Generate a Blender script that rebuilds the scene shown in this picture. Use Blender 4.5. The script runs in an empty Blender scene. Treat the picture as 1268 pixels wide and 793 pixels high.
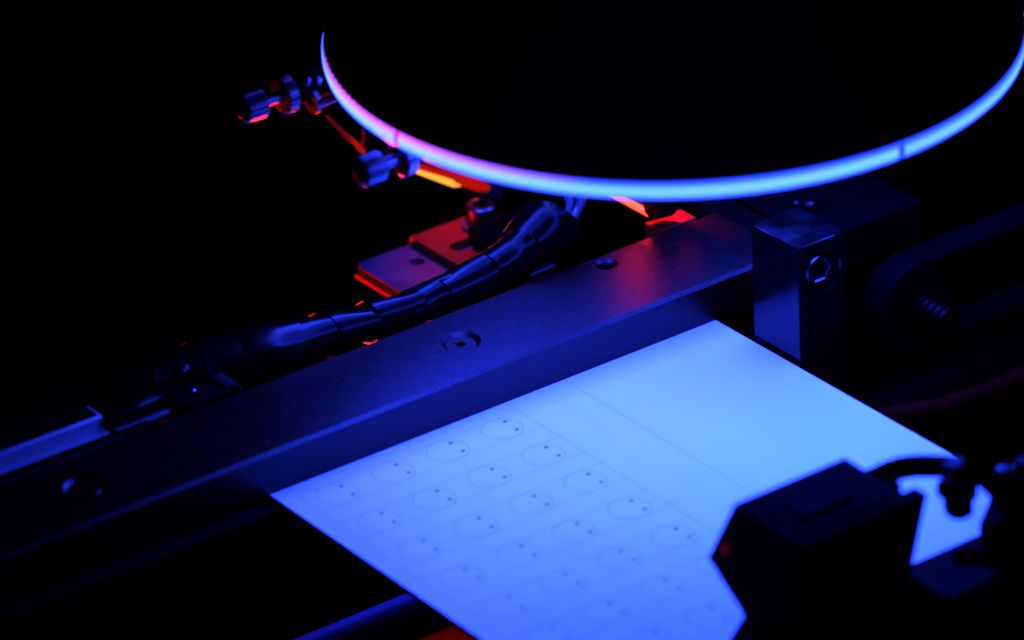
import bpy, bmesh, math, random
from mathutils import Vector, Matrix
random.seed(7)
S = 0.001                      # everything below is written in millimetres
C = bpy.context.scene.collection
sc = bpy.context.scene

# ------------------------------------------------------------------ camera
cd = bpy.data.cameras.new('camera'); cam = bpy.data.objects.new('camera', cd); C.objects.link(cam)
R = Vector((0.80692472, -0.58873679, -0.04755498)); U = Vector((0.3086454, 0.35164266, 0.8837904))
F = Vector((0.50359757, 0.72782995, -0.46546005))
cam.matrix_world = Matrix((
    (R.x, U.x, -F.x, -621.943 * S), (R.y, U.y, -F.y, -898.870 * S), (R.z, U.z, -F.z, 574.843 * S), (0, 0, 0, 1)))
cd.sensor_fit = 'HORIZONTAL'; cd.sensor_width = 36.0; cd.lens = 6175 / 1268 * 36
cd.clip_start = 0.05; cd.clip_end = 20
cd.dof.use_dof = True; cd.dof.focus_distance = 1.215; cd.dof.aperture_fstop = 10.2
sc.camera = cam
# ------------------------------------------------------------------ world and exposure
w = bpy.data.worlds.new('World'); sc.world = w; w.use_nodes = True
w.node_tree.nodes['Background'].inputs[0].default_value = (0.05, 0.07, 0.3, 1)
w.node_tree.nodes['Background'].inputs[1].default_value = 0.003
sc.view_settings.view_transform = 'Standard'; sc.view_settings.look = 'None'
sc.view_settings.exposure = 0; sc.view_settings.gamma = 1
sc.render.engine = 'CYCLES'
sc.cycles.use_denoising = True
sc.cycles.max_bounces = 8
sc.cycles.sample_clamp_indirect = 20
BLUE = (0.0114, 0.0380, 1.0)
RED = (1.0, 0.012, 0.004)
# ------------------------------------------------------------------ lamps (unseen red lamps, placed to give the red light)
def area(name, loc, target, size, power, col, spread=180):
    l = bpy.data.lights.new(name, 'AREA'); l.shape = 'DISK'; l.size = size * S; l.energy = power; l.color = col
    l.spread = math.radians(spread)
    o = bpy.data.objects.new(name, l); C.objects.link(o); o.location = Vector(loc) * S
    d = Vector(target) - Vector(loc); o.rotation_euler = d.to_track_quat('-Z', 'Y').to_euler()
    return o
area('red_side_lamp', (-190, 95, -36), (-14, 36, -2), 14, 0.30, RED, 60)
area('red_back_lamp', (18, 56, 46), (12, 38, 3), 6, 0.006, RED, 60)
area('red_under_lamp', (-30, 40, 6), (-58, -5, 77), 8, 0.075, RED, 60)
area('red_rail_fill', (47, 4, 27), (39, -9, 11), 15, 0.0020, RED, 90)  # unseen fill, added for the red patch on the rail top
area('red_block_fill', (50, 13, 26), (50, 0, 10.9), 4, 0.008, RED, 60)  # unseen fill, added to redden the block under the nozzle
area('red_floor_fill', (-66, -80, -12), (-68, -70, -40), 6, 0.003, RED, 100)  # unseen fill, added to light the bracket below the board

# ------------------------------------------------------------------ materials
def mat(name, col, rough=0.5, metal=0.0, spec=0.5, bump=0.0, bscale=4000, rvar=0.0, rscale=150, coat=0.0, cvar=0.0, cscale=200,
        emit=None, estr=0.0, trans=0.0, specks=0.0):
    m = bpy.data.materials.new(name); m.use_nodes = True
    nt = m.node_tree; n = nt.nodes; L = nt.links
    b = n['Principled BSDF']
    b.inputs['Base Color'].default_value = (*col, 1); b.inputs['Roughness'].default_value = rough
    b.inputs['Metallic'].default_value = metal; b.inputs['Specular IOR Level'].default_value = spec
    b.inputs['Coat Weight'].default_value = coat; b.inputs['Transmission Weight'].default_value = trans
    tc = n.new('ShaderNodeTexCoord')
    def noise(scale, detail=4):
        t = n.new('ShaderNodeTexNoise'); t.inputs['Scale'].default_value = scale; t.inputs['Detail'].default_value = detail
        L.new(tc.outputs['Object'], t.inputs['Vector']); return t
    if rvar:
        t = noise(rscale); mr = n.new('ShaderNodeMapRange')
        mr.inputs[1].default_value = 0.3; mr.inputs[2].default_value = 0.7
        mr.inputs[3].default_value = max(rough - rvar, 0.02); mr.inputs[4].default_value = min(rough + rvar, 1)
        L.new(t.outputs[0], mr.inputs[0]); L.new(mr.outputs[0], b.inputs['Roughness'])
    if cvar:
        t = noise(cscale); mx = n.new('ShaderNodeMix'); mx.data_type = 'RGBA'
        mx.inputs[6].default_value = (*[c * (1 - cvar) for c in col], 1); mx.inputs[7].default_value = (*[min(c * (1 + cvar), 1) for c in col], 1)
        mr = n.new('ShaderNodeMapRange'); mr.inputs[1].default_value = 0.3; mr.inputs[2].default_value = 0.7
        L.new(t.outputs[0], mr.inputs[0]); L.new(mr.outputs[0], mx.inputs[0])
        out = mx.outputs[2]
        if specks:
            v = n.new('ShaderNodeTexVoronoi'); v.inputs['Scale'].default_value = 140; L.new(tc.outputs['Object'], v.inputs['Vector'])
            lt = n.new('ShaderNodeMath'); lt.operation = 'LESS_THAN'; lt.inputs[1].default_value = specks; L.new(v.outputs['Distance'], lt.inputs[0])
            m2 = n.new('ShaderNodeMix'); m2.data_type = 'RGBA'; L.new(lt.outputs[0], m2.inputs[0]); L.new(out, m2.inputs[6])
            m2.inputs[7].default_value = (0.06, 0.06, 0.065, 1); out = m2.outputs[2]
        L.new(out, b.inputs['Base Color'])
    if bump:
        t = noise(bscale, 2); bp = n.new('ShaderNodeBump'); bp.inputs['Strength'].default_value = bump; bp.inputs['Distance'].default_value = 0.0001
        L.new(t.outputs[0], bp.inputs['Height']); L.new(bp.outputs[0], b.inputs['Normal'])
    if emit:
        b.inputs['Emission Color'].default_value = (*emit, 1); b.inputs['Emission Strength'].default_value = estr
    return m
M = {}
M['anodized'] = mat('anodized_metal', (0.0080, 0.0013, 0.0010), 0.26, 0, 0.20, bump=1.0, bscale=2800, rvar=0.03, rscale=400, cvar=0.16, cscale=60, specks=0.017)
M['rail_plain'] = mat('anodized_metal_plain', (0.0004, 0.0004, 0.0004), 0.5, 0, 0.03, bump=0.4, bscale=2600, cvar=0.14, cscale=60)
M['rail_front'] = mat('anodized_metal_front', (0.0045, 0.0040, 0.0036), 0.6, 0, 0.006, bump=0.4, bscale=2600)
M['belt'] = mat('drive_belt_rubber', (0.0010, 0.0010, 0.0012), 0.6, 0, 0.02, bump=0.3, bscale=900)
M['oxide'] = mat('black_oxide_steel', (0.010, 0.010, 0.012), 0.14, 0.9, 0.3, bump=0.05, bscale=900, rvar=0.055, rscale=190, cvar=0.3, cscale=260)
M['screw_bright'] = mat('worn_screw_steel', (0.10, 0.10, 0.11), 0.28, 1, 0.5, bump=0.06, bscale=1500)
M['capsteel'] = mat('blackened_cap_screw', (0.04, 0.04, 0.042), 0.3, 1, 0.4)
M['axle'] = mat('dull_axle_steel', (0.006, 0.006, 0.007), 0.4, 1, 0.3)
M['screw'] = mat('dark_screw_steel', (0.10, 0.10, 0.11), 0.26, 1, 0.5, bump=0.1, bscale=1500)
M['board'] = mat('white_solder_mask', (0.80, 0.80, 0.80), 0.42, 0, 0.35, bump=0.05, bscale=800, cvar=0.015, cscale=60)
M['print'] = mat('pale_grey_print', (0.50, 0.50, 0.50), 0.5)
M['score'] = mat('grey_score_line', (0.52, 0.52, 0.53), 0.6)
M['pad'] = mat('dark_pad', (0.09, 0.09, 0.10), 0.4)
M['edge'] = mat('board_core', (0.25, 0.24, 0.2), 0.7)
M['matte'] = mat('matte_black', (0.001, 0.001, 0.001), 0.7, 0, 0.06)
M['plastic'] = mat('black_plastic', (0.0011, 0.0011, 0.0012), 0.6, 0, 0.004, bump=0.15, bscale=700)
M['cover'] = mat('black_cover', (0.0005, 0.0005, 0.0004), 0.8, 0, 0.0)
M['rubber'] = mat('black_rubber', (0.0005, 0.0005, 0.0006), 0.6, 0, 0.0, bump=0.2, bscale=900)
M['wrap'] = crinkle_mat = mat('black_spiral_wrap', (0.0004, 0.0004, 0.0005), 0.21, 0, 0.075, bump=0.10, bscale=420, rvar=0.08, rscale=200)
nt = crinkle_mat.node_tree; _b = nt.nodes['Principled BSDF']; _tc = nt.nodes.new('ShaderNodeTexCoord')
_n = nt.nodes.new('ShaderNodeTexNoise'); _n.noise_type = 'RIDGED_MULTIFRACTAL'; _n.inputs['Scale'].default_value = 75; _n.inputs['Detail'].default_value = 2; _n.inputs['Distortion'].default_value = 0.5
nt.links.new(_tc.outputs['Object'], _n.inputs['Vector'])
_p = nt.nodes.new('ShaderNodeBump'); _p.inputs['Strength'].default_value = 0.22; _p.inputs['Distance'].default_value = 0.0016
nt.links.new(_n.outputs[0], _p.inputs['Height'])
_old = _b.inputs['Normal'].links[0].from_socket
nt.links.new(_old, _p.inputs['Normal']); nt.links.new(_p.outputs[0], _b.inputs['Normal'])
M['wire'] = mat('clear_sleeve_wire', (0.08, 0.075, 0.08), 0.16, 0, 0.5, coat=0.3)
M['alu'] = mat('milled_aluminium', (0.23, 0.23, 0.24), 0.42, 0.35, 0.5, bump=0.02, bscale=300)
M['shaft'] = mat('ground_shaft', (0.016, 0.02, 0.05), 0.35, 1, 0.5)
M['plate'] = mat('zinc_plate', (0.030, 0.022, 0.025), 0.45, 0.6, 0.5, bump=0.1, bscale=500, rvar=0.1, rscale=120, cvar=0.1)
M['steel'] = mat('knurled_steel', (0.09, 0.09, 0.10), 0.34, 1, 0.5)
M['redlit'] = mat('red_lit_metal', (0.10, 0.006, 0.0008), 0.5, 0, 0.04, cvar=0.12, cscale=200)  # red lamp light on the metal is put into this base colour
M['smoke'] = mat('clear_plastic_strip', (0.008, 0.008, 0.010), 0.25, 0, 0.3)
M['grey'] = mat('grey_connector_plastic', (0.03, 0.02, 0.014), 0.7)
M['bed'] = mat('black_bed', (0.0004, 0.0004, 0.0004), 0.95, 0, 0.0)
M['redglow'] = mat('red_edge_glow', (0.05, 0.0, 0.0), 0.3, emit=(1.0, 0.055, 0.012), estr=4.0)  # red light on the bracket edges, given as emission
M['redglow_hot'] = mat('red_glow_bright', (0.002, 0.0, 0.0), 0.9, 0, 0.0, emit=(1.0, 0.36, 0.04), estr=1.7)  # hottest red light on the collar rim, given as emission
M['ind'] = mat('red_indicator', (0.002, 0, 0), 0.8, emit=(1.0, 0.01, 0.005), estr=0.05)
M['redbead'] = mat('red_led', (0.05, 0, 0), 0.3, emit=(1.0, 0.04, 0.55), estr=1.1)
M['bluebead'] = mat('blue_led', (0, 0, 0.05), 0.3, emit=(0.03, 0.03, 1), estr=0.35)
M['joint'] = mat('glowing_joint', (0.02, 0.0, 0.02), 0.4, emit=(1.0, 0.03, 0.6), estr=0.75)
M['jointblue'] = mat('blue_joint', (0.02, 0.02, 0.02), 0.4, emit=BLUE, estr=2.6)
M['lipglow'] = mat('red_lip_glow', (0.002, 0, 0), 0.9, 0, 0.0, emit=(1.0, 0.012, 0.004), estr=0.45)  # red light along the holder's lower rim, given as emission
M['lipdim'] = mat('dim_lip_glow', (0.05, 0, 0), 0.4, emit=(1.0, 0.01, 0.003), estr=0.10)  # dimmer stretch of the red light on the shoe lip, also emission
M['redtube'] = mat('red_tube', (0.05, 0.0006, 0.0004), 0.7, 0, 0.02)
M['under'] = mat('lamp_underside', (0.2, 0.2, 0.2), 0.5, emit=BLUE, estr=98.0)
M['under_inner'] = mat('lamp_underside_inner', (0.2, 0.2, 0.2), 0.5, emit=BLUE, estr=28.0)

def diffuser_mat(name, k, fade=None):
    m = bpy.data.materials.new(name); m.use_nodes = True; nt = m.node_tree; n = nt.nodes; L = nt.links
    b = n['Principled BSDF']; b.inputs['Base Color'].default_value = (0.2, 0.2, 0.2, 1); b.inputs['Roughness'].default_value = 0.4
    b.inputs['Emission Color'].default_value = (*BLUE, 1)
    g = n.new('ShaderNodeUVMap'); sp = n.new('ShaderNodeSeparateXYZ'); L.new(g.outputs[0], sp.inputs[0])
    r = n.new('ShaderNodeValToRGB'); e = r.color_ramp.elements
    e[0].position = 0; e[0].color = (0.10,) * 3 + (1,); e[1].position = 1; e[1].color = (0.04,) * 3 + (1,)
    for p, v in ((0.16, 0.25), (0.3, 0.7), (0.48, 1.0), (0.62, 0.8), (0.8, 0.2)):
        q = r.color_ramp.elements.new(p); q.color = (v, v, v, 1)
    L.new(sp.outputs[1], r.inputs[0]); mu = n.new('ShaderNodeMath'); mu.operation = 'MULTIPLY'; mu.inputs[1].default_value = k
    L.new(r.outputs[0], mu.inputs[0])
    if fade is None: L.new(mu.outputs[0], b.inputs['Emission Strength']); return m
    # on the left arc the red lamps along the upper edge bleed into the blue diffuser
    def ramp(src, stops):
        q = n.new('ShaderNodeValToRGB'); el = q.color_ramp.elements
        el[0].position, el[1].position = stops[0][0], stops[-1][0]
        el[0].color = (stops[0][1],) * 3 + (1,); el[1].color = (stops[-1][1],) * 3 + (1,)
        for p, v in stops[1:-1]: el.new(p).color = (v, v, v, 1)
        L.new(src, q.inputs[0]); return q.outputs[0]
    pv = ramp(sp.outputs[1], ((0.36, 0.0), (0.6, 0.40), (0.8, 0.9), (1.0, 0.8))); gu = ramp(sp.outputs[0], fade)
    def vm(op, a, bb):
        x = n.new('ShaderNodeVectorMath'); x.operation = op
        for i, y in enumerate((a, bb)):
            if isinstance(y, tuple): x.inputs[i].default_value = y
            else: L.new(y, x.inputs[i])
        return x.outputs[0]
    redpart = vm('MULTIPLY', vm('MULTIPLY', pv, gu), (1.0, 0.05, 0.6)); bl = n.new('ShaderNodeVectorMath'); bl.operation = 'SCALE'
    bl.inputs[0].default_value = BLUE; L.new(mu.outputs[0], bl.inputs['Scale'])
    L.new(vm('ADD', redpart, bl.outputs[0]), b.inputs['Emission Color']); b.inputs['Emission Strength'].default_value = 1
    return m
M['diff'] = diffuser_mat('blue_diffuser', 18)
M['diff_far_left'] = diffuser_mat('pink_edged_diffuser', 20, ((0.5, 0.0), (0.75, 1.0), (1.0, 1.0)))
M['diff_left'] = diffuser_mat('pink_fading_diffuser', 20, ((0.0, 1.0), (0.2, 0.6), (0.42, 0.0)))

# ------------------------------------------------------------------ helpers
def V(*a): return Vector(a)
def add_box(bm, lo, hi, bev=0, seg=1):
    vs = [bm.verts.new((x, y, z)) for x in (lo[0], hi[0]) for y in (lo[1], hi[1]) for z in (lo[2], hi[2])]
    fs = [bm.faces.new([vs[i] for i in f]) for f in ((0, 1, 3, 2), (4, 6, 7, 5), (0, 4, 5, 1), (2, 3, 7, 6), (0, 2, 6, 4), (1, 5, 7, 3))]
    if bev:
        es = list({e for f in fs for e in f.edges})
        bmesh.ops.bevel(bm, geom=es, offset=bev, segments=seg, affect='EDGES', profile=0.5)
    return bm
def box(lo, hi, bev=0, seg=1): return add_box(bmesh.new(), lo, hi, bev, seg)
def add_prism(bm, prof, a, b, axis='x', bev=0, seg=1):
    """profile (list of 2-tuples) extruded from a to b along axis; x: prof=(y,z)  y: prof=(x,z)  z: prof=(x,y)"""
    def P(p, t): return (t, p[0], p[1]) if axis == 'x' else (p[0], t, p[1]) if axis == 'y' else (p[0], p[1], t)
    v0 = [bm.verts.new(P(p, a)) for p in prof]; v1 = [bm.verts.new(P(p, b)) for p in prof]; n = len(prof)
    fs = [bm.faces.new(v0), bm.faces.new(v1[::-1])]
    for i in range(n): fs.append(bm.faces.new((v0[i], v1[i], v1[(i + 1) % n], v0[(i + 1) % n])))
    if bev:
        es = list({e for f in fs for e in f.edges})
        bmesh.ops.bevel(bm, geom=es, offset=bev, segments=seg, affect='EDGES', profile=0.5)
    return bm
def add_lathe(bm, prof, cen=(0, 0, 0), axis='z', n=48, cap0=True, cap1=True, a0=0, a1=2 * math.pi, uv=False, rfun=None):
    full = abs(a1 - a0 - 2 * math.pi) < 1e-6; cnt = n if full else n + 1
    rings = []
    for r, h in prof:
        ring = []
        for i in range(cnt):
            t = a0 + (a1 - a0) * i / n; rr = r + (rfun(i, r) if rfun else 0); c, s = rr * math.cos(t), rr * math.sin(t)
            p = (c, s, h) if axis == 'z' else (h, c, s) if axis == 'x' else (c, h, s)
            ring.append(bm.verts.new(Vector(p) + Vector(cen)))
        rings.append(ring)
    lay = bm.loops.layers.uv.verify() if uv else None
    for k in range(len(rings) - 1):
        for i in range(n):
            j = (i + 1) % cnt
            f = bm.faces.new((rings[k][i], rings[k][j], rings[k + 1][j], rings[k + 1][i]))
            if uv:
                for l, (uu, vv) in zip(f.loops, ((i / n, k), ((i + 1) / n, k), ((i + 1) / n, k + 1), (i / n, k + 1))):
                    l[lay].uv = (uu, vv / (len(rings) - 1))
    if full and cap0 and prof[0][0] > 0: bm.faces.new(rings[0][::-1])
    if full and cap1 and prof[-1][0] > 0: bm.faces.new(rings[-1])
    if not full and cap0: bm.faces.new([r[0] for r in rings]); bm.faces.new([r[-1] for r in rings][::-1])
    return bm
def spline(pts, n):
    """Catmull-Rom through pts, n samples a span; entries may carry a radius as 4th number"""
    P = [Vector(p) for p in pts]; P = [P[0] * 2 - P[1]] + P + [P[-1] * 2 - P[-2]]; out = []
    for i in range(1, len(P) - 2):
        for k in range(n):
            t = k / n; a, b, c, d = P[i - 1], P[i], P[i + 1], P[i + 2]
            out.append(0.5 * ((2 * b) + (c - a) * t + (2 * a - 5 * b + 4 * c - d) * t * t + (3 * b - a - 3 * c + d) * t ** 3))
    out.append(P[-2]); return out
TUBES = set()
def add_tube(bm, path, rad, n=12, cap=True):
    TUBES.add(id(bm)); path = [Vector(p[:3]) for p in path]; rings = []; up = Vector((0, 0, 1))
    for i, p in enumerate(path):
        t = (path[min(i + 1, len(path) - 1)] - path[max(i - 1, 0)]).normalized()
        sx = t.cross(up)
        if sx.length < 1e-4: sx = t.cross(Vector((0, 1, 0)))
        sx.normalize(); sy = sx.cross(t).normalized(); up = sy
        r = rad[i] if hasattr(rad, '__len__') else rad
        rings.append([bm.verts.new(p + sx * r * math.cos(2 * math.pi * k / n) + sy * r * math.sin(2 * math.pi * k / n)) for k in range(n)])
    for a, b in zip(rings, rings[1:]):
        for k in range(n): bm.faces.new((a[k], a[(k + 1) % n], b[(k + 1) % n], b[k]))
    if cap: bm.faces.new(rings[0][::-1]); bm.faces.new(rings[-1])
    return bm
def cut(bm, cutters):
    """boolean difference of bmeshes (holes and recesses)"""
    me = bpy.data.meshes.new('tmp'); bmesh.ops.recalc_face_normals(bm, faces=bm.faces[:]); bm.to_mesh(me); bm.free()
    o = bpy.data.objects.new('tmp', me); C.objects.link(o); tmp = []
    for c in cutters:
        cm = bpy.data.meshes.new('tmpc'); bmesh.ops.recalc_face_normals(c, faces=c.faces[:]); c.to_mesh(cm); c.free()
        co = bpy.data.objects.new('tmpc', cm); C.objects.link(co); tmp.append(co)
        md = o.modifiers.new('b', 'BOOLEAN'); md.object = co; md.operation = 'DIFFERENCE'; md.solver = 'EXACT'
    dg = bpy.context.evaluated_depsgraph_get(); dg.update()
    out = bmesh.new(); ev = o.evaluated_get(dg); out.from_mesh(ev.to_mesh()); ev.to_mesh_clear()
    for t in tmp + [o]:
        d = t.data; bpy.data.objects.remove(t); bpy.data.meshes.remove(d)
    return out
def obj(name, bm, m, parent=None, origin=None, smooth=22):
    org = Vector(origin) if origin is not None else (Vector(parent['org']) if parent is not None and 'org' in parent else Vector((0, 0, 0)))
    if id(bm) in TUBES: TUBES.discard(id(bm)); smooth = 60
    if not bm.loops.layers.uv.active:
        bmesh.ops.recalc_face_normals(bm, faces=bm.faces[:])
    for v in bm.verts: v.co = (v.co - org) * S
    me = bpy.data.meshes.new(name); bm.to_mesh(me); bm.free()
    if smooth:
        for p in me.polygons: p.use_smooth = True
        me.set_sharp_from_angle(angle=math.radians(smooth))
    me.materials.append(M[m] if isinstance(m, str) else m)
    o = bpy.data.objects.new(name, me); C.objects.link(o)
    if parent is not None:
        o.parent = parent
        if origin is not None: o.location = (org - Vector(world_org(parent))) * S
    else: o.location = org * S
    return o
ORG = {}
def world_org(p): return ORG.get(p.name, (0, 0, 0))
def thing(name, label, cat, org, group=None):
    o = bpy.data.objects.new(name, None); C.objects.link(o); o.empty_display_size = 0.01
    o.location = Vector(org) * S; o['label'] = label; o['category'] = cat; ORG[o.name] = tuple(org)
    if group: o['group'] = group
    return o
def part(name, bm, m, parent, origin=None, label=None, smooth=22):
    """origin: point of the part in machine millimetres; defaults to its parent's"""
    org = origin if origin is not None else ORG[parent.name]
    o = obj(name, bm, m, parent, org, smooth); ORG[o.name] = tuple(org)
    if label: o['label'] = label
    return o
def tag(o, label, cat, group=None):
    o['label'] = label; o['category'] = cat
    if group: o['group'] = group
    return o
def copy_part(src, parent, at):
    o = src.copy(); C.objects.link(o); o.parent = parent; o.location = (Vector(at) - Vector(world_org(parent))) * S
    ORG[o.name] = tuple(at); return o
def struct(name, bm, m):
    o = obj(name, bm, m, None, (0, 0, 0)); o['kind'] = 'structure'; return o

# ================================================================== machine bed
struct('machine_bed', box((-900, -900, -180), (900, 900, -170)), 'bed')

# ================================================================== rear conveyor rail
XA, XB = -260, 61.0
t = thing('conveyor_rail', 'long dark anodized rail bar with countersunk screws along the far edge of the white board', 'rail', (-60, -18, 0))
prof = [(-33.4, 0.03), (-33.4, 10.1), (-32.5, 11.0), (-4.4, 11.0), (-3.9, 10.5), (-3.9, 0.03)]
holes = []
for (hx, hy) in ((-27.8, -17.9), (-134.8, -18.3)):
    holes.append(add_lathe(bmesh.new(), [(4.15, 8.6), (4.15, 10.1), (5.1, 11.05), (5.1, 12)], (hx, hy, 0)))
    holes.append(add_lathe(bmesh.new(), [(3.6, 5), (3.6, 9.5)], (hx, hy, 0)))
holes.append(add_lathe(bmesh.new(), [(2.3, 3), (2.3, 10.2), (3.1, 11.05), (3.1, 12)], (23.2, -8.6, 0)))
part('body', cut(add_prism(bmesh.new(), prof, XA, XB), holes), 'anodized', t)
part('lower_web', box((XA, -26, -46), (XB, -6, 0.03)), 'rail_plain', t)
def flat_screw(parent, x, y, z):
    head = cut(add_lathe(bmesh.new(), [(3.95, z - 1.6), (3.95, z - 0.25), (3.7, z)], (x, y, 0)),
               [add_lathe(bmesh.new(), [(1.35, z - 1.6), (1.35, z + 1)], (x, y, 0), n=6)])
    h = part('countersunk_screw', head, 'anodized', parent, (x, y, z))
    part('hex_socket', add_lathe(bmesh.new(), [(1.33, z - 1.7), (1.33, z - 1.55)], (x, y, 0), n=6), 'matte', h)
    return h
flat_screw(t, -27.8, -17.9, 10.25); flat_screw(t, -134.8, -18.3, 10.25)
th = bmesh.new()
path = [(23.2 + 2.15 * math.cos(a * 0.35), -8.6 + 2.15 * math.sin(a * 0.35), 4 + a * 0.35 / (2 * math.pi) * 0.8) for a in range(0, 130)]
part('screw_thread', add_tube(th, path, 0.25, 6), 'rail_plain', t)

# the next rail block past the joint
t = thing('rail_end_block', 'dark rail block past the joint behind the upright post', 'rail block', (84, -18, 0))
part('body', box((71, -33.4, 0.4), (104.5, 60, 11), 0.5), 'rail_plain', t)
part('side_strip', box((62.4, -33.0, 0.4), (70.6, 60, 9.6), 0.4), 'rail_plain', t)
part('dowel_pin', add_lathe(bmesh.new(), [(4.2, 11), (4.2, 13.2), (3.6, 13.8)], (80.6, -16.5, 0)), 'oxide', t, (80.6, -15.5, 11))

# ================================================================== upright post
PX0, PX1, PY0, PY1, PZ = 39.2, 53.8, -64.9, -47.0, 31.2
t = thing('upright_post', 'square black steel post with a hex socket screw beside the board corner', 'post', (47.5, -56, -46))
scx, scz = 46.8, 22.6
pb = cut(box((PX0, PY0, -46), (PX1, PY1, PZ), 0.28, 2), [add_lathe(bmesh.new(), [(5.65, PY0 - 1), (5.65, PY0 - 0.02), (5.3, PY0 + .33), (5.3, PY0 + 4.2)], (scx, 0, scz), 'y')])
part('body', pb, 'oxide', t)
sh = cut(add_lathe(bmesh.new(), [(3.75, PY0 + 1.0), (4.3, PY0 + 1.6), (4.3, PY0 + 4.1)], (scx, 0, scz), 'y', 40),
         [add_lathe(bmesh.new(), [(3.3, PY0 + 0.2), (3.2, PY0 + 1.02), (2.8, PY0 + 1.45), (2.8, PY0 + 3.4)], (scx, 0, scz), 'y', 6)])
s = part('socket_screw', sh, 'screw_bright', t, (scx, PY0, scz))
part('hex_socket', add_lathe(bmesh.new(), [(2.85, PY0 + 3.3), (2.85, PY0 + 3.39)], (scx, 0, scz), 'y', 6), 'oxide', s)

# ================================================================== circuit board
BX0, BX1, BY0, BY1 = -94.2, 37.9, -176.0, -31.0
t = thing('circuit_board', 'white circuit board panel printed with rows of small round outlines', 'circuit board', (-28, -100, -1.6))
part('panel', box((BX0, BY0, -1.6), (BX1, BY1, 0)), 'board', t)
part('core_edge', box((BX0 + .05, BY0 + .05, -1.75), (BX1 - .05, BY1 - .05, -1.62)), 'edge', t)
def strip(x0, y0, x1, y1, wd, z=0.02):
    bm = bmesh.new(); d = Vector((x1 - x0, y1 - y0, 0)).normalized(); nrm = Vector((-d.y, d.x, 0)) * wd / 2
    a, b = Vector((x0, y0, z)), Vector((x1, y1, z))
    lo = [bm.verts.new(p) for p in (a + nrm, b + nrm, b - nrm, a - nrm)]
    bm.faces.new(lo); return bm
part('score_line', strip(-8.7, BY0 + 1, -8.7, -33.6, 0.2), 'score', t)
part('score_line', strip(-26.4, BY0 + 1, -26.4, -33.6, 0.2), 'score', t)
part('score_line', strip(-89.7, BY0 + 1, -89.7, -33.6, 0.2), 'score', t)
PITX, PITY = 15.78, 16.65
for j in range(8):
    y = -43.4 - PITY * j
    for yy in (y + 4.9, y - 4.9):
        if yy > BY0: part('score_line', strip(-89.9, yy, -25.2, yy, 0.17, 0.026), 'print', t)
ring_src = pad_src = None
for j in range(8):
    for i in range(4):
        p = (-34.6 - PITX * i, -43.4 - PITY * j, 0.0)
        if ring_src is None:
            ring_src = part('round_outline', add_lathe(bmesh.new(), [(4.94, 0.032), (5.15, 0.032)], p, n=40, cap0=False, cap1=False), 'print', t, p)
            pad_src = part('pad', add_lathe(bmesh.new(), [(0.5, 0.02), (0.5, 0.06)], (p[0] + 2.6, p[1] + 2.5, 0), n=14), 'pad', ring_src, (p[0] + 2.6, p[1] + 2.5, 0))
            pads = [pad_src]
            copy_part(pad_src, ring_src, (p[0] + 2.6, p[1] - 2.5, 0))
        else:
            r = copy_part(ring_src, t, p)
            for dy in (2.5, -2.5): copy_part(pad_src, r, (p[0] + 2.6, p[1] + dy, 0))

# ================================================================== belts
bm = bmesh.new(); add_box(bm, (-260, -37.2, -3.4), (40, -29.5, -1.85), 0.2)
tag(obj('conveyor_belt', bm, 'rail_front', None, (-60, -33, -2)), 'thin black conveyor belt running under the far edge of the board', 'belt')
def belt_loop(path_fn, y0, y1, th):
    bm = bmesh.new(); pts = path_fn; n = len(pts); rows = []
    for i, (x, z) in enumerate(pts):
        a = Vector(pts[i - 1]); b = Vector(pts[(i + 1) % n]); d = (b - a).normalized(); nn = Vector((d.y, -d.x)) * th / 2
        rows.append([bm.verts.new(q) for q in ((x + nn.x, y0, z + nn.y), (x + nn.x, y1, z + nn.y), (x - nn.x, y1, z - nn.y), (x - nn.x, y0, z - nn.y))])
    for i in range(n):
        a, b = rows[i], rows[(i + 1) % n]
        for k in range(4): bm.faces.new((a[k], a[(k + 1) % 4], b[(k + 1) % 4], b[k]))
    return bm
cx, cz, rr = 95.6, -12.6, 11.5
pts = [(cx + rr * math.cos(a), cz + rr * math.sin(a)) for a in [math.radians(90 + 180 * k / 24) for k in range(25)]]
pts += [(250, cz - rr), (250 + rr, cz), (250, cz + rr)]
tag(obj('drive_belt', belt_loop(pts, -43, -34.5, 1.8), 'belt', None, (130, -40, -12)), 'dark belt loop passing round the pulley to the right of the post', 'belt')
t = thing('belt_pulley', 'small dark pulley with a bright slotted screw inside the belt loop', 'pulley', (cx, -39, cz))
part('wheel', add_lathe(bmesh.new(), [(10.3, -43), (10.3, -35)], (cx, 0, cz), 'y'), 'plastic', t)
part('hub', add_lathe(bmesh.new(), [(6.5, -43.6), (6.5, -43)], (cx, 0, cz), 'y', 32), 'rubber', t)
ribs = [(2.2, -55.4)]
for k in range(5): ribs += [(3.3, -55.0 + k * 2.3), (3.4, -54.0 + k * 2.3), (2.5, -53.7 + k * 2.3), (2.5, -53.0 + k * 2.3)]
part('ribbed_axle', add_lathe(bmesh.new(), ribs, (cx - 0.5, 0, cz + 1), 'y', 32), 'axle', t)

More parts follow.
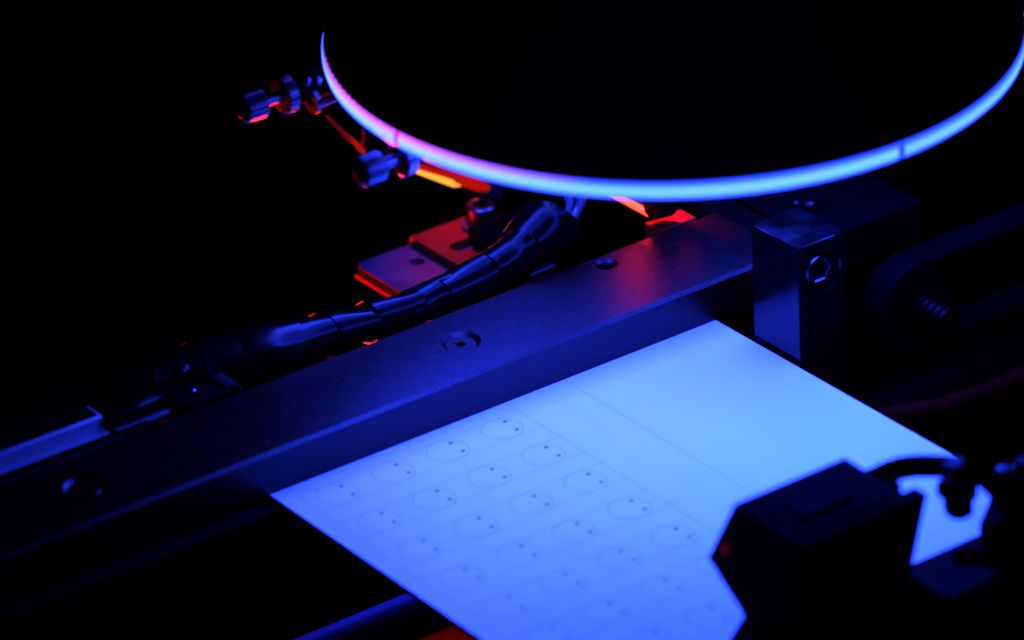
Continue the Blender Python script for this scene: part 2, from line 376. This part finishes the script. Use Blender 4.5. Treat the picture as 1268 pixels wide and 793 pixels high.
# ================================================================== front rail
t = thing('front_rail', 'dark front rail bar clamping the near edge of the board', 'rail', (0, -180, 0))
fb = cut(add_prism(bmesh.new(), [(-168.6, 0.4), (-168.6, 10.6), (-169.0, 11), (-186, 11), (-186, 0.4)], -260, 260),
         [add_lathe(bmesh.new(), [(4.2, 8.5), (4.2, 12)], (-2.0, -175.6, 0))])
part('body', fb, 'rail_front', t)
s = part('countersunk_screw', cut(add_lathe(bmesh.new(), [(3.3, 7.5), (3.3, 8.9)], (-2, -175.6, 0)), [add_lathe(bmesh.new(), [(1.3, 8.1), (1.3, 10)], (-2, -175.6, 0), n=6)]), 'rubber', t, (-2, -175.6, 8))
t = thing('front_cover', 'plain matt black cover along the near side of the front rail', 'cover', (0, -215, 0))
part('shell', box((-260, -262, -60), (260, -186.3, 13), 2.0, 3), 'cover', t)

# ================================================================== sensor head on the front rail
t = thing('sensor_head', 'black slanted box sensor with a small red light standing over the board', 'sensor', (-44, -174, 11))
prof = [(-164.9, 42), (-154.8, 23.8), (-166.6, 16.4), (-161.5, 6.5), (-168, 5), (-185, 14), (-183.0, 24), (-187, 41)]
prof = [(-164.9, 42), (-154.8, 23.8), (-166.6, 16.4), (-169.5, 11.2), (-186, 11.2), (-182.5, 24), (-186.5, 41.2)]
part('body', add_prism(bmesh.new(), prof, -59.2, -28.2, 'x', 0.5, 2), 'plastic', t)
part('jaw', add_prism(bmesh.new(), [(-168.2, 17), (-161, 6), (-160.2, 3.0), (-168.2, 3.0)], -58.7, -34, 'x', 0.3), 'plastic', t)
lid = part('lid', add_prism(bmesh.new(), [(-167.4, 41.95), (-184.2, 41.25), (-184.1, 41.7), (-167.4, 42.35)], -56, -31, 'x', 0.25), 'plastic', t)
part('lid_rib', box((-52, -180, 41.6), (-38, -172, 42.55), 0.2), 'plastic', lid)
part('indicator', add_lathe(bmesh.new(), [(1.1, -59.9), (1.1, -59.1)], (0, -161.6, 29.4), 'x', 20), 'ind', t)
part('front_plate', add_prism(bmesh.new(), [(-59, 41.0), (-23.9, 41.0), (-29.8, 22), (-28.6, 17), (-31, 12), (-59, 12)], -187.6, -183.2, 'y', 0.3), 'plastic', t)
part('foot', box((-60, -205, 11.2), (-28, -186.6, 22), 0.8, 2), 'cover', t)
part('foot_tab', add_prism(bmesh.new(), [(-29, -186), (-25.5, -183), (-27, -178), (-31, -172), (-36, -172), (-36, -186)], 11.2, 15, 'z', 0.3), 'plastic', t)
gl = part('cable_gland', add_lathe(bmesh.new(), [(3.0, -28.3), (3.0, -25.5), (2.6, -24.5)], (0, -173.3, 38.6), 'x', 20), 'plastic', t, (-28, -173.3, 38.6))
part('gland_block', box((-28.4, -180.5, 33), (-25.2, -170.4, 41.0), 0.5, 2), 'plastic', t)
pth = spline([(-29, -173.2, 38.6), (-25, -174.0, 40.3), (-20.5, -176.2, 41.3), (-15.5, -179.0, 40.9), (-10, -182, 39.6)], 8)
tag(obj('signal_cable', add_tube(bmesh.new(), pth, 2.6, 16), 'rubber', None, (-18, -177, 40)), 'thick black cable bridging from the slanted sensor to the grey plug', 'cable')
t = thing('cable_plug', 'blurred grey plug with a dark stepped socket hanging over the board', 'plug', (-13, -184, 30))
part('housing', box((-15.2, -185.6, 38.0), (-10.2, -180.8, 42.8), 0.9, 2), 'grey', t)
part('collar', box((-16.0, -187.4, 34), (-9.4, -180.2, 38.1), 0.8, 2), 'plastic', t)
part('socket', add_lathe(bmesh.new(), [(2.4, 30.2), (3.2, 31.0), (3.2, 34.2)], (-12.9, -184.6, 0), 'z', 24), 'plastic', t)
part('latch', box((-16.8, -186, 32.6), (-14.8, -183.4, 36), 0.4), 'plastic', t)
pth = spline([(-10.6, -183.5, 41.2), (-9.4, -187.5, 40.4), (-10.5, -194, 39.8), (-12.5, -199.5, 40), (-11, -208, 34), (-8, -216, 24), (-6, -222, 12)], 6)
tag(obj('plug_cable', add_tube(bmesh.new(), pth, 2.4, 14), 'rubber', None, (-4, -192, 36)), 'black cable end dropping from the grey plug to the black cover', 'cable')
t = thing('clamp_block', 'black clamp block with rounded blue lit screw heads at the right of the front rail', 'clamp', (22, -178, 11))
part('body', add_prism(bmesh.new(), [(2.4, -177.0), (9.5, -171), (60, -171), (60, -186.2), (-6.5, -186.2), (-6.0, -183.0)], 14, 25, 'z', 0.6, 2), 'plastic', t)
part('cap', box((6, -186, 25), (60, -174.4, 29), 0.8, 2), 'cover', t)
k = part('screw_head', add_lathe(bmesh.new(), [(2.2, 12), (2.2, 25.6), (1.6, 26.4)], (12.3, -170.4, 0), 'z', 24), 'oxide', t, (12.3, -170.4, 25))
copy_part(k, t, (17.8, -170.4, 25))

# ================================================================== ring light
RX, RY, RZ, RR = 26.0, -36.0, 80.0, 83.5
t = thing('ring_light', 'large black ring lamp with a glowing blue rim and two knurled thumbscrews', 'lamp', (RX, RY, RZ))
t.rotation_euler = (0.012, 0.003, 0)
hc = (RX, RY, 0)
part('housing', add_lathe(bmesh.new(), [(83.1, RZ + 4.6), (82.9, RZ + 6), (81.5, RZ + 47.4), (78.6, RZ + 48), (78.2, RZ + 50), (77.6, RZ + 120), (40, RZ + 122)], hc, n=128), 'matte', t)
bulge = [(82.6, RZ - 0.1), (83.3, RZ + 0.6), (83.5, RZ + 1.5), (83.55, RZ + 2.3), (83.5, RZ + 3.2), (83.2, RZ + 4.1), (82.6, RZ + 4.7)]
def ang(px, py): return math.atan2(py - RY, px - RX)
A1 = math.radians(183.0); A2 = math.radians(270.3)
seams = [math.radians(112), A1 - 0.009, A1 + 0.009, A2 - 0.011, A2 + 0.011, math.radians(400)]
for a, b in ((seams[0], seams[1]), (seams[2], seams[3]), (seams[4], seams[5]), (seams[5], seams[0] + 2 * math.pi)):
    part('diffuser', add_lathe(bmesh.new(), bulge, hc, n=max(10, int((b - a) * 40)), a0=a, a1=b, uv=True, cap0=False), 'diff_far_left' if a == seams[0] else 'diff_left' if a == seams[2] else 'diff', t)
for a in (A1, A2):
    part('diffuser_joint', add_lathe(bmesh.new(), [(82.5, RZ - .05), (83.3, RZ + .6), (83.45, RZ + 2.3), (83.1, RZ + 4.2), (82.4, RZ + 4.65)], hc, n=3, a0=a - 0.009, a1=a + 0.009), 'joint' if a == A1 else 'jointblue', t)
part('underside', add_lathe(bmesh.new(), [(57, RZ - 6.0), (77, RZ + 1.5)], hc, n=96, cap0=False, cap1=False), 'under', t)
part('underside', add_lathe(bmesh.new(), [(34, RZ - 6.5), (56.8, RZ - 6.2)], hc, n=96, cap0=False, cap1=False), 'under_inner', t)
part('inner_hood', add_lathe(bmesh.new(), [(77.2, RZ + 1.7), (82, RZ + 3.5), (60, RZ + 6), (40, RZ + 6), (30, RZ + 5), (30, RZ - 3), (33.8, RZ - 6.6)], hc, n=64, cap0=False), 'matte', t)
def led_strip(name, m, d0, d1, r0, rz, thick, scallop):
    path, rads = [], []
    n = int(abs(d1 - d0) * 5)
    for i in range(n + 1):
        a = math.radians(d0 + (d1 - d0) * i / n); f = i / n
        path.append((RX + r0 * math.cos(a), RY + r0 * math.sin(a), rz))
        tap = min(1.0, (1 - f) * 3.2, f * 14 + 0.15)
        rads.append(max(0.04, thick * tap * (1 + scallop * math.sin(math.radians(d0 + (d1 - d0) * f) * 170) * max(0.0, 1 - 1.6 * f))))
    return part(name, add_tube(bmesh.new(), path, rads, 10), m, t)
led_strip('red_led_strip', 'redbead', 149, 214, 82.3, RZ + 4.7, 0.72, 0.30)
led_strip('blue_led_strip', 'bluebead', 338, 286, 82.35, RZ + 4.8, 0.7, 0.35)
# curved holder shoe under the rim on the left, with the two thumbscrews
part('holder_shoe', add_lathe(bmesh.new(), [(77.4, RZ - 0.4), (79.6, RZ - 0.4), (79.2, RZ - 7.4), (77.4, RZ - 7.6), (77.4, RZ - 0.4)], hc, n=40, a0=math.radians(138), a1=math.radians(174)), 'rubber', t)
def bar3(a, b, ra, rb):
    a, b = Vector(a), Vector(b); return add_tube(bmesh.new(), [a, a.lerp(b, .3), a.lerp(b, .6), a.lerp(b, .85), b], [ra, ra * .5 + rb * .4, rb * .85, rb, rb * .5], 10)
part('shoe_lit_lip', bar3((-51.0, -2.0, 72.2), (-54.2, -17.5, 72.2), 0.3, 0.55), 'lipdim', t)  # lower lip of the shoe; the red light on it is emission
part('shoe_lit_lip', bar3((-53.4, -14.5, 72.4), (-55.0, -23.0, 72.0), 0.3, 0.75), 'lipglow', t)
part('shoe_lit_lip', bar3((-52.6, -20.0, 76.5), (-54.6, -22.0, 72.6), 0.2, 0.4), 'lipdim', t)
part('red_rim_glow', bar3((-51.4, -38.0, 72.0), (-47.4, -51.2, 72.2), 0.7, 1.35), 'redglow_hot', t)  # red light on the collar rim, drawn as a glowing strip
part('glow_shield', add_prism(bmesh.new(), [(-52.2, -36.5), (-47.6, -52.5), (-43.5, -60.5), (-38, -56), (-42, -34)], 70.2, 70.7, 'z'), 'rubber', t)  # plate added to keep the red glow off the board
part('rim_glow_edge', bar3((-51.0, -38.6, 73.0), (-45.0, -58.5, 73.0), 0.7, 1.5), 'lipglow', t)  # redder border of the painted rim glow
part('glow_backing', add_prism(bmesh.new(), [(-50.0, -36), (-44.8, -54), (-38, -52), (-42, -34)], 72.0, 79.0, 'z'), 'rubber', t)
def knurl(depth, step):
    return lambda i, r: (-depth if (i % step) >= step // 2 else 0.0) if r > 2.5 else 0.0
def thumbscrew(y, z, x0, xe):
    ts = part('thumbscrew', add_tube(bmesh.new(), [(x0 + 5, y, z), (xe, y, z)], 1.45, 16), 'steel', t, (x0, y, z))
    part('knurled_head', add_lathe(bmesh.new(), [(2.9, x0 + 0.3), (3.2, x0 + 0.4), (3.6, x0 + .9), (3.6, x0 + 5.7), (3.2, x0 + 6.2)], (0, y, z), 'x', 88, rfun=knurl(0.42, 4)), 'steel', ts, smooth=0)
    part('lock_nut', add_lathe(bmesh.new(), [(4.2, x0 + 11.2), (4.6, x0 + 11.5), (4.6, x0 + 13.8), (4.2, x0 + 14.1)], (0, y, z), 'x', 96, rfun=knurl(0.45, 4)), 'steel', ts, smooth=0)
    part('collar', add_lathe(bmesh.new(), [(3.0, x0 + 16), (3.4, x0 + 16.4), (3.4, xe)], (0, y, z), 'x', 28), 'plastic', ts)
thumbscrew(5.6, 77.2, -70.0, -46)
thumbscrew(-36.2, 75.0, -65.4, -48)
bm = bmesh.new(); bmesh.ops.create_uvsphere(bm, u_segments=16, v_segments=10, radius=1.3); bmesh.ops.translate(bm, verts=bm.verts[:], vec=(-52.6, 3.6, 79.6))
rv = part('rivet', bm, 'steel', t, (-52.6, 3.6, 79.6)); copy_part(rv, t, (-49.8, 3.2, 79.0))
part('clip_ring', add_lathe(bmesh.new(), [(1.5, -52.4), (3.1, -52.4), (3.1, -51.2), (1.5, -51.2)], (0, 2.6, 74.8), 'x', 28, cap0=False, cap1=False), 'steel', t)
part('hinge_pin', add_tube(bmesh.new(), [(-50.5, 1.5, 73.8), (-46.0, 1.0, 74.4)], 0.8, 12), 'steel', t)
t = thing('lens_nozzle', 'small rounded nozzle tip peeking out below the glowing rim', 'nozzle', (49, 2, 30))
part('barrel', add_lathe(bmesh.new(), [(3.0, 13.8), (4.0, 14.4), (4.3, 16), (4.3, 60)], (47.2, 0.2, 0), 'z', 28), 'rail_plain', t)

# ================================================================== spiral wrapped cable
ctrl = [(-175, 33, 9), (-150, 27, 9), (-133, 22.0, 10), (-109.6, 16.2, 11), (-95.6, 13.0, 12), (-80.9, 9.5, 12), (-68, 6.4, 12), (-52, 5.4, 11.8), (-40, 4.6, 11.4), (-29, 3.9, 11.2),
        (-14.7, 4.0, 11.6), (1.0, 4.2, 13.0), (8.2, 4.5, 16.0), (16.8, 4.9, 19.6), (21.3, 5.2, 24), (22.3, 5.6, 32), (22, 7, 46), (21, 8, 80)]
rad_at = [5, 5, 5, 5.6, 5.8, 6.6, 7.0, 5.8, 4.9, 4.5, 4.7, 5.9, 6.3, 7.7, 3, 2.4, 2, 2]
cl = spline(ctrl, 10)
def rad(i):
    k = min(i / 10, len(rad_at) - 1.001); a = int(k); return rad_at[a] + (rad_at[a + 1] - rad_at[a]) * (k - a)
t = thing('wrapped_cable', 'thick black spiral wrapped cable bending up behind the rail under the lamp', 'cable', (-40, 5, 11))
seam = [0, 10, 20, 24, 30, 38, 46, 54, 62, 70, 80, 90, 97, 106, 119, 131]
for a, b in zip(seam, seam[1:]):
    idx = list(range(a, min(b + 3, 132)))
    if len(idx) < 2: continue
    bm = bmesh.new(); n = 28; rings = []; sk = random.uniform(-0.9, 0.9); rk = random.uniform(0.95, 1.05); fl = random.uniform(0.02, 0.16)
    for m_, i in enumerate(idx):
        f = m_ / (len(idx) - 1); p = cl[i]; tg = (cl[min(i + 1, len(cl) - 1)] - cl[max(i - 1, 0)]).normalized()
        sx = tg.cross(Vector((0, 0, 1)));  sx = sx.normalized() if sx.length > 0.05 else Vector((0, -1, 0)); sy = sx.cross(tg).normalized()
        ring = []
        for k in range(n):
            th = 2 * math.pi * k / n
            r = rad(min(i, 130)) * rk * (1.0 + fl * (0.55 - f)) + 0.16 * math.sin(3 * th + a) + 0.26 * math.sin(2 * th + 1.7 * a + 2.2 * f) + 0.10 * math.sin(5 * th + 3 * f + a)
            sh = (0.36 * math.sin(th + 0.8 + sk) * rad(i)) if m_ in (0, len(idx) - 1) else 0.2 * math.sin(th + 0.8 + sk) * rad(i)
            ring.append(bm.verts.new(p + sx * r * math.cos(th) + sy * r * math.sin(th) + tg * sh))
        rings.append(ring)
    # turned-in lip at both ends gives the band a thickness
    for ring, d in ((rings[0], -1), (rings[-1], 1)):
        pass
    for q, s_ in zip(rings, rings[1:]):
        for k in range(n): bm.faces.new((q[k], q[(k + 1) % n], s_[(k + 1) % n], s_[k]))
    def lip(ring, cen): return [bm.verts.new(v.co + (cen - v.co) * 0.07) for v in ring]
    for ring, i in ((rings[0], idx[0]), (rings[-1], idx[-1])):
        cen = sum((v.co for v in ring), Vector()) / n; l = lip(ring, cen)
        for k in range(n): bm.faces.new((ring[k], ring[(k + 1) % n], l[(k + 1) % n], l[k]))
    part('wrap_band', bm, 'wrap', t, smooth=50)
part('inner_core', add_tube(bmesh.new(), cl[:142], [rad(i) * 0.72 if i < 126 else 3.2 for i in range(142)], 16), 'rubber', t)
for (dx, dy) in ((-1.3, -2.2), (1.6, -2.6), (3.9, -0.8)):
    pth = spline([(13 + dx * .5, 4.5 + dy * .7, 18), (18 + dx * .8, 4.6 + dy, 19.6), (21.6 + dx, 4.9 + dy, 22.6), (22.6 + dx, 5.2 + dy, 27), (22.0 + dx, 6 + dy, 34), (20 + dx, 8 + dy, 80)], 8)
    part('inner_wire', add_tube(bmesh.new(), pth, 1.25, 12), 'wire', t)

# ================================================================== bracket behind the rail
t = thing('bracket_plate', 'flat bare metal bracket plate behind the rail lit purple and red', 'bracket', (10, 40, 0))
pl = cut(add_prism(bmesh.new(), [(-14.2, 46.4), (-13.4, 47.6), (-12.4, 48), (24, 48), (24, 14), (-14.2, 12)], 1.1, 1.9, 'z', 0.15),
         [add_lathe(bmesh.new(), [(2.0, -1), (2.0, 4)], (-1.5, 38.5, 0), n=24)])
part('plate', pl, 'plate', t)
part('spacer', box((-13.9, 14.5, -0.7), (23.5, 47.2, 1.1)), 'matte', t)
part('lower_plate', box((-14.6, 14.2, -1.9), (23.5, 47.8, -0.7), 0.15), 'redlit', t)
t = thing('slotted_clamp', 'slotted clamp plate held by a round cap screw on the metal bracket', 'clamp', (14, 38, 2))
sl = cut(box((2.2, 22, 1.95), (26, 47.0, 4.6), 0.3, 2), [box((8.5, 31.5, 0), (40, 36.5, 8)), add_lathe(bmesh.new(), [(2.5, 0), (2.5, 8)], (8.5, 34, 0), n=24)])
part('plate', sl, 'redlit', t)
cs = cut(add_lathe(bmesh.new(), [(4.0, 5.0), (4.0, 10.6), (3.5, 11.1)], (19.4, 39.3, 0), 'z', 40), [add_lathe(bmesh.new(), [(2.2, 7.4), (2.2, 14)], (19.4, 39.3, 0), n=6)])
part('cap_screw', cs, 'capsteel', t, (19.4, 39.3, 5))
part('washer', add_lathe(bmesh.new(), [(2.2, 5.0), (5.2, 5.0), (5.2, 5.8), (2.2, 5.8)], (19.4, 39.3, 0), 'z', 32, cap0=False, cap1=False), 'plate', t, (19.4, 39.3, 5))
t = thing('valve_block', 'plain black block in front of the cap screw and beside the cable', 'block', (20, 26, 2))
part('body', box((10.6, 14, 5.05), (30, 33.0, 9.6), 0.5, 2), 'bed', t)
# red-lit bracket edges behind the rail, their light put in as emission
def lit_edge(lbl, x, y0, y1, z, wd, m):
    t = thing('red_lit_edge', lbl, 'bracket edge', (x, (y0 + y1) / 2, z), 'red lit bracket edges behind the rail')
    part('housing', box((x + wd * .5, y0, z - 3), (x + 4.5, y1, z + wd * .5), 0.2), 'matte', t)
    part('lens', box((x - wd * .5, y0 + .3, z - wd * .5), (x + wd * .5 - .05, y1 - .3, z + wd * .5), 0.25, 2), m, t)  # the bracket edge itself, glowing in place of the light on it
lit_edge('thin red lit bracket edge just behind the round cap screw', 22.0, 44.2, 62, 12.5, 1.4, 'redglow')
lit_edge('short red lit bracket edge beside the nozzle tip under the lamp rim', 46.5, 3.7, 26, 12.5, 1.4, 'redglow')
t = thing('red_lit_block', 'small red lit block behind the rail under the nozzle tip', 'block', (49, 2, 8))
part('body', add_prism(bmesh.new(), [(44.4, 2.0), (44.4, 10.9), (56, 10.9), (56, 2)], -3.0, 3.4, 'y', 0.2), 'redlit', t)  # red light on the block comes partly from its base colour

# ================================================================== aluminium extrusion on the left
t = thing('aluminium_extrusion', 'bright grooved aluminium profile lying behind the rail at the far left', 'profile', (-180, 4, 6))
prof = [(-3.7, 0), (-3.7, 10.6), (-0.8, 10.6), (-0.8, 8.7), (5.4, 8.7), (5.4, 9.3), (6.2, 9.3), (6.2, 11.5), (6.8, 12.0), (17.5, 12.0), (17.5, 0)]
part('body', add_prism(bmesh.new(), prof, -300, -114.5, 'x'), 'alu', t, smooth=0)
part('cover_strip', box((-300, 7.2, 12.05), (-115.5, 17.6, 12.5), 0.1), 'rail_plain', t)
part('edge_lip', box((-300, -3.75, 10.65), (-107, -0.9, 11.1), 0.1), 'rail_plain', t)
tag(obj('air_hose', add_tube(bmesh.new(), spline([(-113.6, 6.6, 9.4), (-106, 6.9, 10.2), (-98, 7.6, 10.6), (-90, 9.0, 14.2), (-80, 11, 12)], 8), 2.8, 20), 'wrap', None, (-105, 7, 9)), 'smooth dark hose running between the wrapped cable and the aluminium profile end', 'hose')
tag(obj('guide_rod', add_tube(bmesh.new(), [(-114, 1.6, 9.2), (-90, 1.6, 9.2)], 1.2, 12), 'plate', None, (-105, 1.6, 9)), 'short thin metal rod between the profile and the cable clip', 'rod')
t = thing('cable_clip', 'black cable clip with a clear flexible strip between the wrapped cable and rail', 'clip', (-88, 2, 6))
part('body', box((-97.5, -3.4, 2), (-85.6, 11.5, 12.2), 0.5, 2), 'plastic', t)
bm = bmesh.new(); prof = []
top = [(-85.8, 12.3), (-85.2, 13.1), (-84.0, 13.5), (-82.4, 13.1), (-81.4, 12.0), (-81.2, 10.5)]
prof = top + [(x - .25 if x > -83 else x + .15, z - .5) for x, z in top[::-1]]
part('clear_strip', add_prism(bm, prof, -3.3, 11.2, 'y'), 'smoke', t)
k = part('clip_screw', add_lathe(bmesh.new(), [(1.0, 12.2), (1.0, 12.8), (0.6, 13.1)], (-92.2, 1.6, 0), 'z', 14), 'steel', t, (-92.2, 1.6, 12.2))

# ================================================================== below the board
tag(obj('guide_shaft', add_tube(bmesh.new(), [(-260, 60, -112), (260, 60, -112)], 9.0, 32), 'shaft', None, (0, 60, -112)), 'blurred round metal shaft low below the near left edge of the board', 'shaft')
t = thing('red_lit_bracket', 'red lit bracket corner just under the left edge of the board', 'bracket', (-66, -66, -40))
part('body', box((-92, -92, -46), (-45, -57, -37.5), 0.6, 2), 'redlit', t)
pth = spline([(60, -45, -34), (74, -55, -31), (89, -62, -30), (112, -63, -30), (150, -58, -30)], 8)
tag(obj('red_hose', add_tube(bmesh.new(), pth, 2.2, 12), 'redtube', None, (90, -60, -30)), 'dim dark red hose curving in the shadow right of the board', 'hose')
